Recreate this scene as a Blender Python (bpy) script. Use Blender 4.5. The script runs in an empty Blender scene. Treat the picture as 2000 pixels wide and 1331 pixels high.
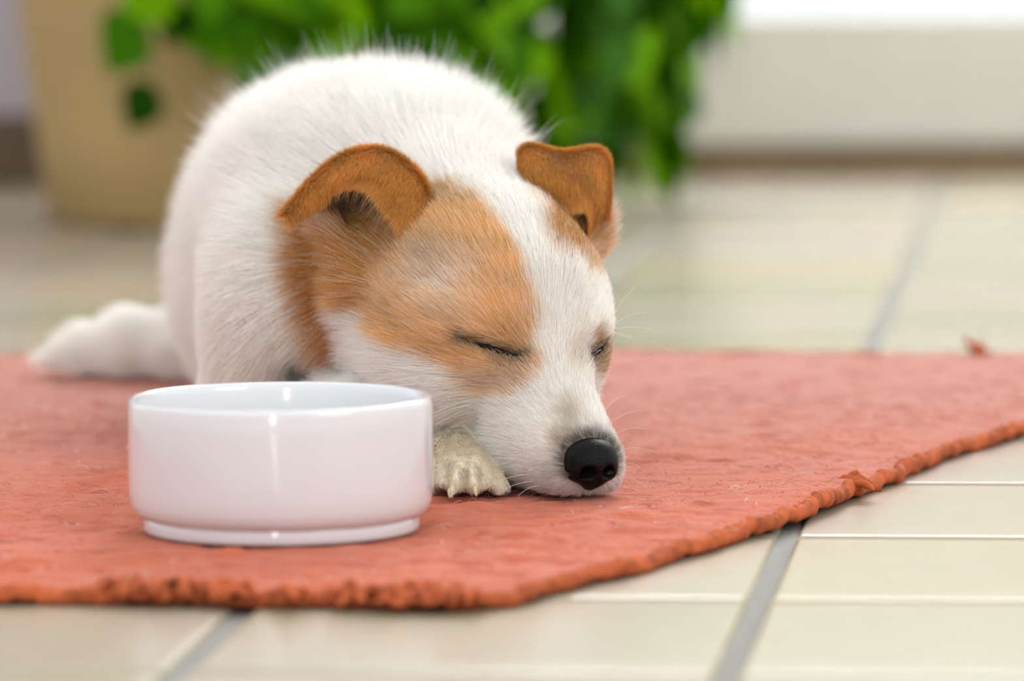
import bpy, bmesh, math, random
import numpy as np
from mathutils import Vector, Matrix

# ------------------------------------------------------------------ camera
CAM_Z, FPX = 0.305, 11111.0
PITCH, ROLL = math.atan((665.5 + 340) / FPX), math.radians(-0.4)
scene = bpy.context.scene
cam_d = bpy.data.cameras.new('camera')
cam = bpy.data.objects.new('camera', cam_d)
scene.collection.objects.link(cam)
CM = Matrix.Translation((0, 0, CAM_Z)) @ Matrix.Rotation(math.pi / 2 - PITCH, 4, 'X') @ Matrix.Rotation(ROLL, 4, 'Z')
cam.matrix_world = CM
cam_d.sensor_width = 36.0
cam_d.lens = 200.0
cam_d.clip_start = 0.05
cam_d.dof.use_dof = True
cam_d.dof.focus_distance = 2.545
cam_d.dof.aperture_fstop = 6.3
scene.camera = cam

# ------------------------------------------------------------------ world, lights, exposure
world = bpy.data.worlds.new('overcast_sky')
scene.world = world
world.use_nodes = True
bg = world.node_tree.nodes['Background']
bg.inputs[0].default_value = (0.92, 0.96, 1.0, 1)
bg.inputs[1].default_value = 0.98
def area(name, loc, target, sx, sy, power, col):
    d = bpy.data.lights.new(name, 'AREA')
    d.shape = 'RECTANGLE'; d.size = sx; d.size_y = sy; d.energy = power; d.color = col
    o = bpy.data.objects.new(name, d); scene.collection.objects.link(o)
    o.location = loc
    o.rotation_euler = (Vector(target) - Vector(loc)).to_track_quat('-Z', 'Y').to_euler()
    return o
area('narrow_window_behind_camera', (-0.34, -2.0, 1.15), (-0.1, 2.4, 0.6), 0.3, 2.0, 14, (1, 0.97, 0.93))
area('room_window_right', (2.2, 0.2, 1.7), (0.0, 2.7, 0.1), 1.6, 1.4, 19, (1, 0.94, 0.86))
area('door_daylight', (0.5, 5.7, 2.05), (0.2, 3.9, 0.0), 2.2, 0.9, 90, (0.97, 0.98, 1.0))
scene.view_settings.view_transform = 'Standard'
scene.view_settings.look = 'None'
scene.view_settings.exposure = 0.62
scene.view_settings.gamma = 1.0
scene.view_settings.use_curve_mapping = False

# ------------------------------------------------------------------ helpers
rng = np.random.default_rng(7)
random.seed(7)
ICM3 = np.array(CM.to_3x3())
def at(x, y, Y):
    """point at depth Y on the line of sight through photograph pixel (x, y)"""
    d = ICM3 @ np.array([(x - 1000) / FPX, -(y - 665.5) / FPX, -1.0])
    return np.array([0, 0, CAM_Z]) + d * (Y / d[1])
def at_z(x, y, z):
    d = ICM3 @ np.array([(x - 1000) / FPX, -(y - 665.5) / FPX, -1.0])
    return np.array([0, 0, CAM_Z]) + d * ((z - CAM_Z) / d[2])

def link(o, parent=None):
    scene.collection.objects.link(o)
    if parent: o.parent = parent
    return o
def tag(o, label=None, cat=None, group=None, kind=None):
    if label: o['label'] = label
    if cat: o['category'] = cat
    if group: o['group'] = group
    if kind: o['kind'] = kind
    return o
def empty(name, loc=(0, 0, 0)):
    o = bpy.data.objects.new(name, None); o.location = loc
    o.empty_display_size = 0.05
    return link(o)
def mesh_obj(name, verts, faces, mat, parent=None, smooth=True, loc=None):
    me = bpy.data.meshes.new(name)
    me.from_pydata([tuple(map(float, v)) for v in verts], [], [tuple(map(int, f)) for f in faces])
    me.update()
    if smooth: me.polygons.foreach_set('use_smooth', [True] * len(me.polygons))
    o = bpy.data.objects.new(name, me)
    if mat: me.materials.append(mat)
    if loc is not None: o.location = loc
    link(o, parent)
    if parent is not None and loc is None:          # verts are given in world space
        o.location = -Vector(parent.matrix_basis.translation) if parent.parent is None else (0, 0, 0)
    return o
def box_mesh(x0, x1, y0, y1, z0, z1):
    v = [(x, y, z) for x in (x0, x1) for y in (y0, y1) for z in (z0, z1)]
    f = [(0, 1, 3, 2), (4, 6, 7, 5), (0, 4, 5, 1), (2, 3, 7, 6), (0, 2, 6, 4), (1, 5, 7, 3)]
    return v, f
def bevel(o, w, seg=2):
    m = o.modifiers.new('bevel', 'BEVEL'); m.width = w; m.segments = seg; m.limit_method = 'ANGLE'
def lathe(profile, n=96):
    v, f = [], []
    for r, z in profile:
        for k in range(n):
            a = 2 * math.pi * k / n
            v.append((r * math.cos(a), r * math.sin(a), z))
    m = len(profile)
    for i in range(m - 1):
        for k in range(n):
            k2 = (k + 1) % n
            f.append((i * n + k, i * n + k2, (i + 1) * n + k2, (i + 1) * n + k))
    return v, f
def tube(path, radii, n=8, closed_ends=True):
    path = np.asarray(path, float); m = len(path)
    radii = np.broadcast_to(np.asarray(radii, float), (m,))
    tan = np.gradient(path, axis=0); tan /= np.linalg.norm(tan, axis=1)[:, None] + 1e-12
    ref = np.array([0, 0, 1.0]) if abs(tan[0][2]) < 0.9 else np.array([1.0, 0, 0])
    v, f = [], []
    a = np.cross(tan[0], ref); a /= np.linalg.norm(a)
    for i in range(m):
        a = a - tan[i] * (a @ tan[i]); a /= np.linalg.norm(a) + 1e-12
        b = np.cross(tan[i], a)
        for k in range(n):
            th = 2 * math.pi * k / n
            v.append(path[i] + radii[i] * (math.cos(th) * a + math.sin(th) * b))
    for i in range(m - 1):
        for k in range(n):
            k2 = (k + 1) % n
            f.append((i * n + k, i * n + k2, (i + 1) * n + k2, (i + 1) * n + k))
    if closed_ends:
        f.append(tuple(range(n - 1, -1, -1))); f.append(tuple((m - 1) * n + k for k in range(n)))
    return v, f
def catmull(pts, n):
    """n points evenly spaced in parameter along a Catmull-Rom spline"""
    p = np.asarray(pts, float)
    p = np.vstack([2 * p[0] - p[1], p, 2 * p[-1] - p[-2]])
    u = np.linspace(0, len(p) - 3 - 1e-9, n); i = u.astype(int); t = (u - i)[:, None]
    a, b, c, d = p[i], p[i + 1], p[i + 2], p[i + 3]
    return 0.5 * (2 * b + (c - a) * t + (2 * a - 5 * b + 4 * c - d) * t ** 2 + (3 * b - a - 3 * c + d) * t ** 3)
def hash3(i, j, k, seed=0):
    h = (i.astype(np.int64) * 374761393 + j.astype(np.int64) * 668265263 + k.astype(np.int64) * 2147483647 + seed * 974711) & 0xffffffff
    h = ((h ^ (h >> 13)) * 1274126177) & 0xffffffff
    return ((h ^ (h >> 16)) & 0xffffff) / float(0xffffff)
def vnoise(p, seed=0):
    """smooth value noise in 0..1, p is (N,3)"""
    i = np.floor(p).astype(np.int64); f = p - i; f = f * f * (3 - 2 * f)
    r = 0
    for a in (0, 1):
        for b in (0, 1):
            for c in (0, 1):
                w = (f[:, 0] if a else 1 - f[:, 0]) * (f[:, 1] if b else 1 - f[:, 1]) * (f[:, 2] if c else 1 - f[:, 2])
                r = r + w * hash3(i[:, 0] + a, i[:, 1] + b, i[:, 2] + c, seed)
    return r
def srgb(r, g, b):
    c = np.array([r, g, b], float) / 255
    return np.where(c <= 0.04045, c / 12.92, ((c + 0.055) / 1.055) ** 2.4)

# ------------------------------------------------------------------ materials
def mat(name):
    m = bpy.data.materials.new(name); m.use_nodes = True
    nt = m.node_tree; b = nt.nodes['Principled BSDF']
    return m, nt, b
def N(nt, typ, **kw):
    n = nt.nodes.new(typ)
    for k, v in kw.items():
        if hasattr(n, k): setattr(n, k, v)
        else: n.inputs[k.replace('_', ' ')].default_value = v
    return n
def ramp(nt, fac, stops):
    r = nt.nodes.new('ShaderNodeValToRGB')
    e = r.color_ramp.elements
    while len(e) < len(stops): e.new(0.5)
    for el, (p, c) in zip(e, stops):
        el.position = p; el.color = (*c, 1)
    nt.links.new(fac, r.inputs[0])
    return r
def plain(name, col, rough=0.6, noise=0.08, scale=40, bump=0.0, spec=0.5):
    m, nt, b = mat(name)
    tc = N(nt, 'ShaderNodeTexCoord')
    nz = N(nt, 'ShaderNodeTexNoise'); nz.inputs['Scale'].default_value = scale; nz.inputs['Detail'].default_value = 5
    nt.links.new(tc.outputs['Object'], nz.inputs['Vector'])
    c = np.array(col)
    r = ramp(nt, nz.outputs['Fac'], [(0.25, tuple(np.clip(c * (1 - noise), 0, 1))), (0.75, tuple(np.clip(c * (1 + noise), 0, 1)))])
    nt.links.new(r.outputs[0], b.inputs['Base Color'])
    b.inputs['Roughness'].default_value = rough
    b.inputs['Specular IOR Level'].default_value = spec
    if bump:
        bp = N(nt, 'ShaderNodeBump'); bp.inputs['Strength'].default_value = bump; bp.inputs['Distance'].default_value = 0.001
        nt.links.new(nz.outputs['Fac'], bp.inputs['Height']); nt.links.new(bp.outputs[0], b.inputs['Normal'])
    return m

def tile_material():
    m, nt, b = mat('glazed_cream_tile')
    tc = N(nt, 'ShaderNodeTexCoord'); geo = N(nt, 'ShaderNodeObjectInfo')
    add = N(nt, 'ShaderNodeVectorMath', operation='ADD')
    mul = N(nt, 'ShaderNodeVectorMath', operation='SCALE'); mul.inputs['Scale'].default_value = 1.0
    nt.links.new(geo.outputs['Location'], mul.inputs[0])
    nt.links.new(tc.outputs['Object'], add.inputs[0]); nt.links.new(mul.outputs[0], add.inputs[1])
    n1 = N(nt, 'ShaderNodeTexNoise'); n1.inputs['Scale'].default_value = 7; n1.inputs['Detail'].default_value = 4
    n2 = N(nt, 'ShaderNodeTexNoise'); n2.inputs['Scale'].default_value = 60; n2.inputs['Detail'].default_value = 6
    nt.links.new(add.outputs[0], n1.inputs['Vector']); nt.links.new(add.outputs[0], n2.inputs['Vector'])
    r1 = ramp(nt, n1.outputs['Fac'], [(0.3, tuple(srgb(148, 142, 120))), (0.5, tuple(srgb(163, 148, 118))), (0.7, tuple(srgb(154, 133, 104)))])
    r2 = ramp(nt, geo.outputs['Random'], [(0.0, tuple(srgb(141, 141, 121))), (0.3, tuple(srgb(163, 150, 123))), (0.55, tuple(srgb(163, 146, 131))), (0.8, tuple(srgb(153, 147, 139))), (1.0, tuple(srgb(167, 157, 134)))])
    mx = N(nt, 'ShaderNodeMix', data_type='RGBA'); mx.inputs[0].default_value = 0.65
    nt.links.new(r1.outputs[0], mx.inputs[6]); nt.links.new(r2.outputs[0], mx.inputs[7])
    nt.links.new(mx.outputs[2], b.inputs['Base Color'])
    rr = N(nt, 'ShaderNodeMapRange'); rr.inputs['To Min'].default_value = 0.21; rr.inputs['To Max'].default_value = 0.26
    nt.links.new(n2.outputs['Fac'], rr.inputs['Value']); nt.links.new(rr.outputs[0], b.inputs['Roughness'])
    bp = N(nt, 'ShaderNodeBump'); bp.inputs['Strength'].default_value = 0.015; bp.inputs['Distance'].default_value = 0.001
    nt.links.new(n2.outputs['Fac'], bp.inputs['Height']); nt.links.new(bp.outputs[0], b.inputs['Normal'])
    return m

M = {}
M['tile'] = tile_material()
M['grout'] = plain('grey_grout', srgb(124, 120, 112), 0.85, 0.15, 200, 0.3)
M['wall'] = plain('mauve_grey_plaster', srgb(168, 156, 160), 0.85, 0.03, 30, 0.1)
M['dark_wood'] = plain('dark_brown_wood', srgb(84, 62, 40), 0.5, 0.2, 25)
M['threshold'] = plain('brown_threshold_wood', srgb(116, 94, 62), 0.55, 0.15, 30)
M['frame'] = plain('beige_painted_frame', srgb(200, 197, 187), 0.5, 0.03, 20)
M['terrace'] = plain('pale_terrace_concrete', srgb(236, 238, 240), 0.8, 0.04, 8)
M['pot'] = plain('tan_clay', srgb(163, 136, 86), 0.75, 0.12, 9, 0.2)
M['soil'] = plain('dark_soil', srgb(60, 44, 32), 0.95, 0.4, 60, 0.6)

# ------------------------------------------------------------------ structure: floor, door, wall
YAW = math.radians(5.93)
DU = np.array([math.sin(YAW), math.cos(YAW), 0])      # along the upright grout lines
DV = np.array([math.cos(YAW), -math.sin(YAW), 0])     # along the cross grout lines
T = 0.2
def build_floor():
    o1 = at_z(1535, 1049, 0)                           # a grout crossing beside the rug
    root = empty('floor', (o1[0], o1[1], -0.0022)); root.rotation_euler = (0, 0, -YAW)
    tag(root, 'cream glazed tile floor with grey grout', kind='structure')
    v, f = box_mesh(-1.8, 1.6, -1.2, 2.8, -0.03, 0)
    mesh_obj('grout_bed', v, f, M['grout'], root, False, (0, 0, 0))
    g = 0.0042
    me = None
    for i in range(-9, 8):
        for j in range(-6, 14):
            if me is None:
                v, f = box_mesh(g, T - g, g, T - g, -0.006, 0.0022)
                o = mesh_obj('tile', v, f, M['tile'], root, False, (0, 0, 0)); me = o.data
                bm = bmesh.new(); bm.from_mesh(me)
                bmesh.ops.bevel(bm, geom=[e for e in bm.edges if max(x.co.z for x in e.verts) > 0.002 and min(x.co.z for x in e.verts) > 0.002],
                                offset=0.0030, segments=5, affect='EDGES', profile=0.5)
                bm.to_mesh(me); bm.free()
                for p in me.polygons: p.use_smooth = False
            else:
                o = bpy.data.objects.new('tile', me); link(o, root)
            o.location = (i * T, j * T, 0)
    return root
floor = build_floor()

def build_door():
    c = at_z(1700, 347, 0)
    root = empty('door_1', (c[0], c[1], 0)); root.rotation_euler = (0, 0, -YAW * 0.2)
    tag(root, 'beige framed glass balcony door behind the plant', kind='structure')
    def b(name, x0, x1, y0, y1, z0, z1, m, bv=0.003):
        v, f = box_mesh(x0, x1, y0, y1, z0, z1)
        o = mesh_obj(name, v, f, m, root, False, (0, 0, 0))
        if bv: bevel(o, bv)
        return o
    b('threshold', -0.52, 1.6, -0.005, 0.12, -0.01, 0.024, M['threshold'])
    b('bottom_rail', -0.52, 1.6, 0.012, 0.075, 0.026, 0.140, M['frame'], 0.006)
    b('stile', 0.9, 1.0, 0.012, 0.075, 0.14, 2.1, M['frame'])
    b('stile', -0.52, -0.44, 0.012, 0.075, 0.14, 2.1, M['frame'])
    gm, nt, bs = mat('door_glass')
    bs.inputs['Transmission Weight'].default_value = 1.0; bs.inputs['Roughness'].default_value = 0.0
    bs.inputs['IOR'].default_value = 1.05; bs.inputs['Base Color'].default_value = (0.97, 0.99, 0.98, 1)
    b('glass_pane', -0.44, 0.9, 0.040, 0.046, 0.14, 2.1, gm, 0)
    v, f = box_mesh(-8, 8, 5.2, 14, -0.12, -0.06)
    t = mesh_obj('terrace_floor', v, f, M['terrace'], None, False, (0, 0, 0))
    tag(t, 'pale terrace floor outside the glass door', kind='structure')
    t.location = (0, 0, 0)
    v, f = box_mesh(-8, 8, 14.0, 14.2, -0.06, 3.2)  # unseen wall, added so the tiles mirror something duller than sky
    w = mesh_obj('reflection_wall', v, f, plain('pale_olive_wall', srgb(186, 180, 146), 0.9, 0.30, 2.0, 0.5), None, False, (0, 0, 0))
    tag(w, 'unseen pale olive wall added to tone down the floor reflections', kind='structure')
build_door()

def build_back_wall():
    root = empty('wall_back', (-0.24, 4.90, 0)); root.rotation_euler = (0, 0, -YAW * 0.2)
    tag(root, 'mauve grey plaster wall with dark wooden skirting beside the door', kind='structure')
    v, f = box_mesh(-1.6, 0, 0, 0.15, 0, 2.2)
    mesh_obj('plaster', v, f, M['wall'], root, False, (0, 0, 0))
    v, f = box_mesh(-1.6, 0, -0.014, 0, 0, 0.06)
    o = mesh_obj('baseboard_back', v, f, M['dark_wood'], root, False, (0, 0, 0)); bevel(o, 0.003)
build_back_wall()

# ------------------------------------------------------------------ rug
RUG_TOP = 0.007
def rug_outline():
    px = [(1020, 1149), (1100, 1122), (1250, 1087), (1400, 1041), (1500, 1012), (1600, 976), (1690, 938), (1760, 908), (1850, 870), (2000, 826), (2200, 775)]
    right = [at_z(x, y, RUG_TOP)[:2] for x, y in px]
    front = [at_z(x, y, RUG_TOP)[:2] for x, y in [(-900, 1140), (-300, 1147), (0, 1149), (200, 1148), (400, 1151), (650, 1155), (850, 1159), (940, 1159)]]
    back = [at_z(x, y, RUG_TOP)[:2] for x, y in [(2330, 720), (2280, 693), (2000, 692), (1500, 690), (1000, 684), (500, 690), (100, 694), (-60, 704), (-400, 740)]]
    left = [np.array([-0.50, 2.75])]
    return catmull([*front, *right, *back, *left, front[0]], 900)
def in_poly(p, poly):
    x, y = p[:, 0], p[:, 1]; c = np.zeros(len(p), bool)
    for (x1, y1), (x2, y2) in zip(poly, np.roll(poly, -1, 0)):
        s = ((y1 > y) != (y2 > y))
        if y1 != y2: c ^= s & (x < (x2 - x1) * (y - y1) / (y2 - y1) + x1)
    return c
def rug_z(p):
    """height of the woven surface, p is (N,2)"""
    q = np.c_[p, np.zeros(len(p))]
    z = 0.0015 * (vnoise(q * (55, 120, 1), 1) - 0.5) + 0.0012 * (vnoise(q * (150, 260, 1), 2) - 0.5)
    z += 0.0020 * np.maximum(0, vnoise(q * (60, 110, 1), 3) - 0.66) / 0.34
    z -= 0.0024 * np.maximum(0, vnoise(q * (50, 90, 1), 13) - 0.70) / 0.30
    z += 0.0012 * (vnoise(q * (9, 12, 1), 4) - 0.5)
    # the right border lifts off the tiles a little
    lift = np.exp(-((p[:, 0] - 0.125) ** 2 + (p[:, 1] - 2.52) ** 2) / 0.0016) * 0.0025
    z = RUG_TOP + z + lift
    # pressed flat under the bowl
    w = np.clip((np.hypot(p[:, 0] + 0.0985, p[:, 1] - 2.401) - 0.062) / 0.006, 0, 1)
    return np.minimum(z, RUG_TOP + 0.0002 + 0.02 * w)
def rug_material():
    m, nt, b = mat('coral_rag_weave')
    tc = N(nt, 'ShaderNodeTexCoord')
    mp = N(nt, 'ShaderNodeMapping'); mp.inputs['Scale'].default_value = (40, 90, 40)
    nt.links.new(tc.outputs['Object'], mp.inputs['Vector'])
    n1 = N(nt, 'ShaderNodeTexNoise'); n1.inputs['Scale'].default_value = 1; n1.inputs['Detail'].default_value = 6; n1.inputs['Roughness'].default_value = 0.65
    nt.links.new(mp.outputs[0], n1.inputs['Vector'])
    n2 = N(nt, 'ShaderNodeTexNoise'); n2.inputs['Scale'].default_value = 9; n2.inputs['Detail'].default_value = 3
    nt.links.new(tc.outputs['Object'], n2.inputs['Vector'])
    r1 = ramp(nt, n1.outputs['Fac'], [(0.33, tuple(srgb(136, 55, 34))), (0.42, tuple(srgb(176, 83, 53))), (0.60, tuple(srgb(183, 96, 67))), (0.75, tuple(srgb(188, 124, 101)))])
    r2 = ramp(nt, n2.outputs['Fac'], [(0.35, tuple(srgb(180, 89, 57))), (0.65, tuple(srgb(178, 107, 91)))])
    mx = N(nt, 'ShaderNodeMix', data_type='RGBA'); mx.inputs[0].default_value = 0.4
    nt.links.new(r1.outputs[0], mx.inputs[6]); nt.links.new(r2.outputs[0], mx.inputs[7])
    # far-side haze and grazing sheen painted into the colour, with darker knots of yarn
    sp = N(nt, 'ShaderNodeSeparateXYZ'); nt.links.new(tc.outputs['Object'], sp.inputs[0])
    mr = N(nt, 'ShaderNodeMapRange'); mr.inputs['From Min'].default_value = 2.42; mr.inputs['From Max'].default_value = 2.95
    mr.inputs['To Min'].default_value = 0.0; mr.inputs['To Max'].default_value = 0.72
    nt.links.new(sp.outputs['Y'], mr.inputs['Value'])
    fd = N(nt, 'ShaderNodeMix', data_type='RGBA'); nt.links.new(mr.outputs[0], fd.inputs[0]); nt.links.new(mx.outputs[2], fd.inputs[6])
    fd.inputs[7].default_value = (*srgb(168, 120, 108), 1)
    mk = N(nt, 'ShaderNodeMapping'); mk.inputs['Scale'].default_value = (34, 46, 34); nt.links.new(tc.outputs['Object'], mk.inputs['Vector'])
    nk = N(nt, 'ShaderNodeTexNoise'); nk.inputs['Scale'].default_value = 1; nk.inputs['Detail'].default_value = 1; nt.links.new(mk.outputs[0], nk.inputs['Vector'])
    rk = N(nt, 'ShaderNodeMapRange'); rk.inputs['From Min'].default_value = 0.66; rk.inputs['From Max'].default_value = 0.74; rk.inputs['To Max'].default_value = 0.75
    nt.links.new(nk.outputs['Fac'], rk.inputs['Value'])
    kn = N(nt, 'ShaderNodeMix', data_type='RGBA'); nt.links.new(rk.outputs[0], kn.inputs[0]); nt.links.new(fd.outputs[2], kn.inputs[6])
    kn.inputs[7].default_value = (*srgb(152, 64, 43), 1)
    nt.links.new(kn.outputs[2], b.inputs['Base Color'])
    b.inputs['Roughness'].default_value = 0.9
    b.inputs['Specular IOR Level'].default_value = 0.15
    b.inputs['Sheen Weight'].default_value = 0.12
    b.inputs['Sheen Roughness'].default_value = 0.4
    b.inputs['Sheen Tint'].default_value = (1.0, 0.80, 0.74, 1)
    n3 = N(nt, 'ShaderNodeTexNoise'); n3.inputs['Scale'].default_value = 420; n3.inputs['Detail'].default_value = 5
    nt.links.new(tc.outputs['Object'], n3.inputs['Vector'])
    bp = N(nt, 'ShaderNodeBump'); bp.inputs['Strength'].default_value = 0.7; bp.inputs['Distance'].default_value = 0.0014
    nt.links.new(n3.outputs['Fac'], bp.inputs['Height']); nt.links.new(bp.outputs[0], b.inputs['Normal'])
    return m
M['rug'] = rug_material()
M['cord'] = plain('orange_cord', srgb(166, 84, 50), 0.9, 0.45, 110, 0.5, 0.15)
def build_rug():
    poly = rug_outline()
    root = empty('rug', (0.0, 2.75, 0))
    tag(root, 'coral orange rag rug with corded edge under the sleeping dog', 'rug')
    st = 0.0025
    xs = np.arange(poly[:, 0].min(), poly[:, 0].max(), st); ys = np.arange(poly[:, 1].min(), poly[:, 1].max(), st)
    gx, gy = np.meshgrid(xs, ys); p = np.c_[gx.ravel(), gy.ravel()]
    ins = in_poly(p, poly)
    z = rug_z(p); n = len(xs)
    idx = np.arange(len(p)).reshape(gx.shape)
    q = np.c_[idx[:-1, :-1].ravel(), idx[:-1, 1:].ravel(), idx[1:, 1:].ravel(), idx[1:, :-1].ravel()]
    q = q[ins[q].sum(1) >= 3]
    used = np.unique(q); re = np.full(len(p), -1); re[used] = np.arange(len(used)); q = re[q]
    v = np.c_[p, z][used]
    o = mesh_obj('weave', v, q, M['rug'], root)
    s = o.modifiers.new('thick', 'SOLIDIFY'); s.thickness = 0.0045; s.offset = -1
    # twisted border cord: bulging turns of yarn
    seg = np.r_[0, np.cumsum(np.linalg.norm(np.diff(poly, axis=0), axis=1))]
    L = np.arange(0, seg[-1], 0.0014)
    path = np.c_[np.interp(L, seg, poly[:, 0]), np.interp(L, seg, poly[:, 1])]
    wob = vnoise(np.c_[L * 60, L * 0, L * 0], 5) - 0.5
    pz = rug_z(path) - 0.0028 + wob * 0.0008
    path = np.c_[path, pz]
    path[:, :2] += np.c_[vnoise(np.c_[L * 45, L * 0, L * 0 + 3], 6) - 0.5, vnoise(np.c_[L * 45, L * 0, L * 0 + 9], 8) - 0.5] * 0.003
    tan = np.gradient(path, axis=0); tan /= np.linalg.norm(tan, axis=1)[:, None]
    up = np.array([0, 0, 1.0]); a = np.cross(tan, up); a /= np.linalg.norm(a, axis=1)[:, None]; b = np.cross(a, tan)
    K = 10; th = 2 * np.pi * np.arange(K) / K
    pitch = 0.0078
    ph = (L / pitch)[:, None] - th[None] / (2 * np.pi)
    amp = 0.7 + 0.5 * vnoise(np.c_[L * 25, L * 0, L * 0], 11)
    r = 0.0025 + 0.0014 * amp[:, None] * np.abs(np.sin(np.pi * ph)) ** 0.6
    v = path[:, None, :] + r[..., None] * (np.cos(th)[None, :, None] * a[:, None, :] + np.sin(th)[None, :, None] * b[:, None, :])
    v = v.reshape(-1, 3); m = len(path)
    v[:, 2] = np.maximum(v[:, 2], 0.0003)
    i = np.arange(m - 1)[:, None] * K; k = np.arange(K)[None]; k2 = (k + 1) % K
    f = np.stack([i + k, i + k2, i + K + k2, i + K + k], -1).reshape(-1, 4)
    mesh_obj('edge_cord', v, f, M['cord'], root)
    return root, poly
rug, RUG_POLY = build_rug()
def rug_details():
    """loose yarn ends along the border and stray fibres on the weave"""
    R = random.Random(3)
    def tuft(x, y, n, length, dirv, up=0.0):
        c = at_z(x, y, 0.006); vs, fs = [], []
        for k in range(n):
            a = c + np.array([R.uniform(-.004, .004), R.uniform(-.003, .003), R.uniform(0, .003)])
            d = np.array([dirv[0] + R.uniform(-.6, .6), dirv[1] + R.uniform(-.5, .5), up]); d /= np.linalg.norm(d)
            L = length * R.uniform(0.6, 1.1)
            p = [a, a + d * L * 0.35 + (0, 0, R.uniform(0, .003)), a + d * L * 0.7 + np.array([R.uniform(-.003, .003), 0, R.uniform(-.002, .002)]), a + d * L + np.array([R.uniform(-.004, .004), 0, -.002])]
            p = catmull(p, 10); p[:, 2] = np.maximum(p[:, 2], 0.0022)
            r = np.array([1, 1.1, 1.0, 1.15, 1.0, 1.1, 1.0, 0.9, 0.7, 0.35]) * R.uniform(.0012, .0020)
            v, f = tube(p, r, 7); o = len(vs)
            vs += list(v); fs += [tuple(i + o for i in q) for q in f]
        mesh_obj('yarn_end', vs, fs, M['cord'], rug)
    for x, y, n, L in [(215, 1142, 9, .012), (262, 1143, 8, .014), (318, 1146, 9, .015), (372, 1146, 8, .014), (430, 1148, 8, .013), (468, 1149, 7, .012),
                       (560, 1152, 6, .012), (680, 1154, 5, .010), (735, 1156, 8, .013), (775, 1156, 7, .012), (840, 1158, 7, .012), (905, 1158, 7, .011)]:
        tuft(x, y + 8, n, L * 1.15, (0.1, -1))
    tuft(1652, 952, 7, .015, (1.0, -0.2)); tuft(1902, 698, 6, .012, (0.2, 0.2), 0.35)
    n = 5000
    g = np.random.default_rng(5)
    P = np.c_[g.uniform(-0.32, 0.32, n), g.uniform(2.24, 3.0, n)]
    P = P[in_poly(P, RUG_POLY)]; n = len(P)
    ln = 0.002 + 0.008 * g.random(n) ** 2.5
    th = g.normal(0, 0.9, n) + np.pi * (g.random(n) < 0.5)
    t = np.linspace(0, 1, 5)
    cu = g.normal(0, 0.5, n)
    ang = th[:, None] + cu[:, None] * t[None]
    st = np.stack([np.cos(ang), np.sin(ang) * 0.7], -1) * (ln / 4)[:, None, None]
    xy = P[:, None, :] + np.cumsum(st, 1)
    z = rug_z(xy.reshape(-1, 2)).reshape(n, 5) + 0.0003 + (g.random(n) * 0.0016)[:, None] * np.sin(np.pi * t)[None]
    pts = np.concatenate([xy, z[..., None]], -1)
    hc = bpy.data.hair_curves.new('loose_fibres'); hc.add_curves([5] * n)
    hc.attributes['position'].data.foreach_set('vector', pts.astype(np.float32).ravel())
    ra = hc.attributes.get('radius') or hc.attributes.new('radius', 'FLOAT', 'POINT')
    ra.data.foreach_set('value', np.repeat(0.00007 + 0.00010 * g.random(n) ** 2, 5).astype(np.float32))
    c = srgb(190, 116, 92)[None] * (0.75 + 0.45 * g.random(n))[:, None]
    w = g.random(n) < 0.05; c[w] = np.array([0.70, 0.56, 0.48])
    a = hc.attributes.new('fur_color', 'FLOAT_COLOR', 'CURVE'); a.data.foreach_set('color', np.c_[np.clip(c, 0, 0.9), np.ones(n)].astype(np.float32).ravel())
    m, nt, b = mat('rug_fibre'); q = N(nt, 'ShaderNodeAttribute'); q.attribute_name = 'fur_color'
    nt.links.new(q.outputs['Color'], b.inputs['Base Color']); b.inputs['Roughness'].default_value = 0.8; b.inputs['Specular IOR Level'].default_value = 0.1
    hc.materials.append(m)
    o = bpy.data.objects.new('loose_fibres', hc); link(o, rug); o.location = -rug.location; o['kind'] = 'stuff'
rug_details()

# ------------------------------------------------------------------ bowl
def build_bowl():
    c = (-0.0985, 2.401, RUG_TOP + 0.0006)
    root = empty('food_bowl', c)
    tag(root, 'white glazed ceramic pet bowl standing on the rug', 'bowl')
    m, nt, b = mat('white_glaze')
    b.inputs['Base Color'].default_value = (*srgb(204, 203, 204), 1)
    b.inputs['Roughness'].default_value = 0.12
    b.inputs['Coat Weight'].default_value = 0.3; b.inputs['Coat Roughness'].default_value = 0.05
    tc = N(nt, 'ShaderNodeTexCoord'); nz = N(nt, 'ShaderNodeTexNoise'); nz.inputs['Scale'].default_value = 35
    nt.links.new(tc.outputs['Object'], nz.inputs['Vector'])
    bp = N(nt, 'ShaderNodeBump'); bp.inputs['Strength'].default_value = 0.03; bp.inputs['Distance'].default_value = 0.002
    nt.links.new(nz.outputs['Fac'], bp.inputs['Height']); nt.links.new(bp.outputs[0], b.inputs['Normal'])
    R, Hh = 0.0646, 0.0572
    prof = [(0.0, 0.0105), (0.050, 0.0110), (0.0555, 0.0125), (0.0590, 0.0165), (0.0600, 0.022), (0.0604, 0.040), (0.0607, 0.0535), (0.0612, 0.0562),
            (0.0622, Hh), (0.0634, 0.0570), (0.0643, 0.0560), (R, 0.0543), (R, 0.045), (R, 0.020), (0.0641, 0.0135), (0.0628, 0.0095), (0.0605, 0.0072), (0.0585, 0.0064), (0.0, 0.0062)]
    v, f = lathe(prof, 128)
    mesh_obj('bowl_body', v, f, m, root, True, (0, 0, 0))
    prof = [(0.050, 0.0075), (0.0578, 0.0075), (0.0584, 0.0060), (0.0588, 0.0022), (0.0582, 0.0004), (0.0560, 0.0), (0.052, 0.0006), (0.050, 0.0075)]
    v, f = lathe(prof, 128)
    mesh_obj('foot_ring', v, f, m, root, True, (0, 0, 0))
build_bowl()

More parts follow.
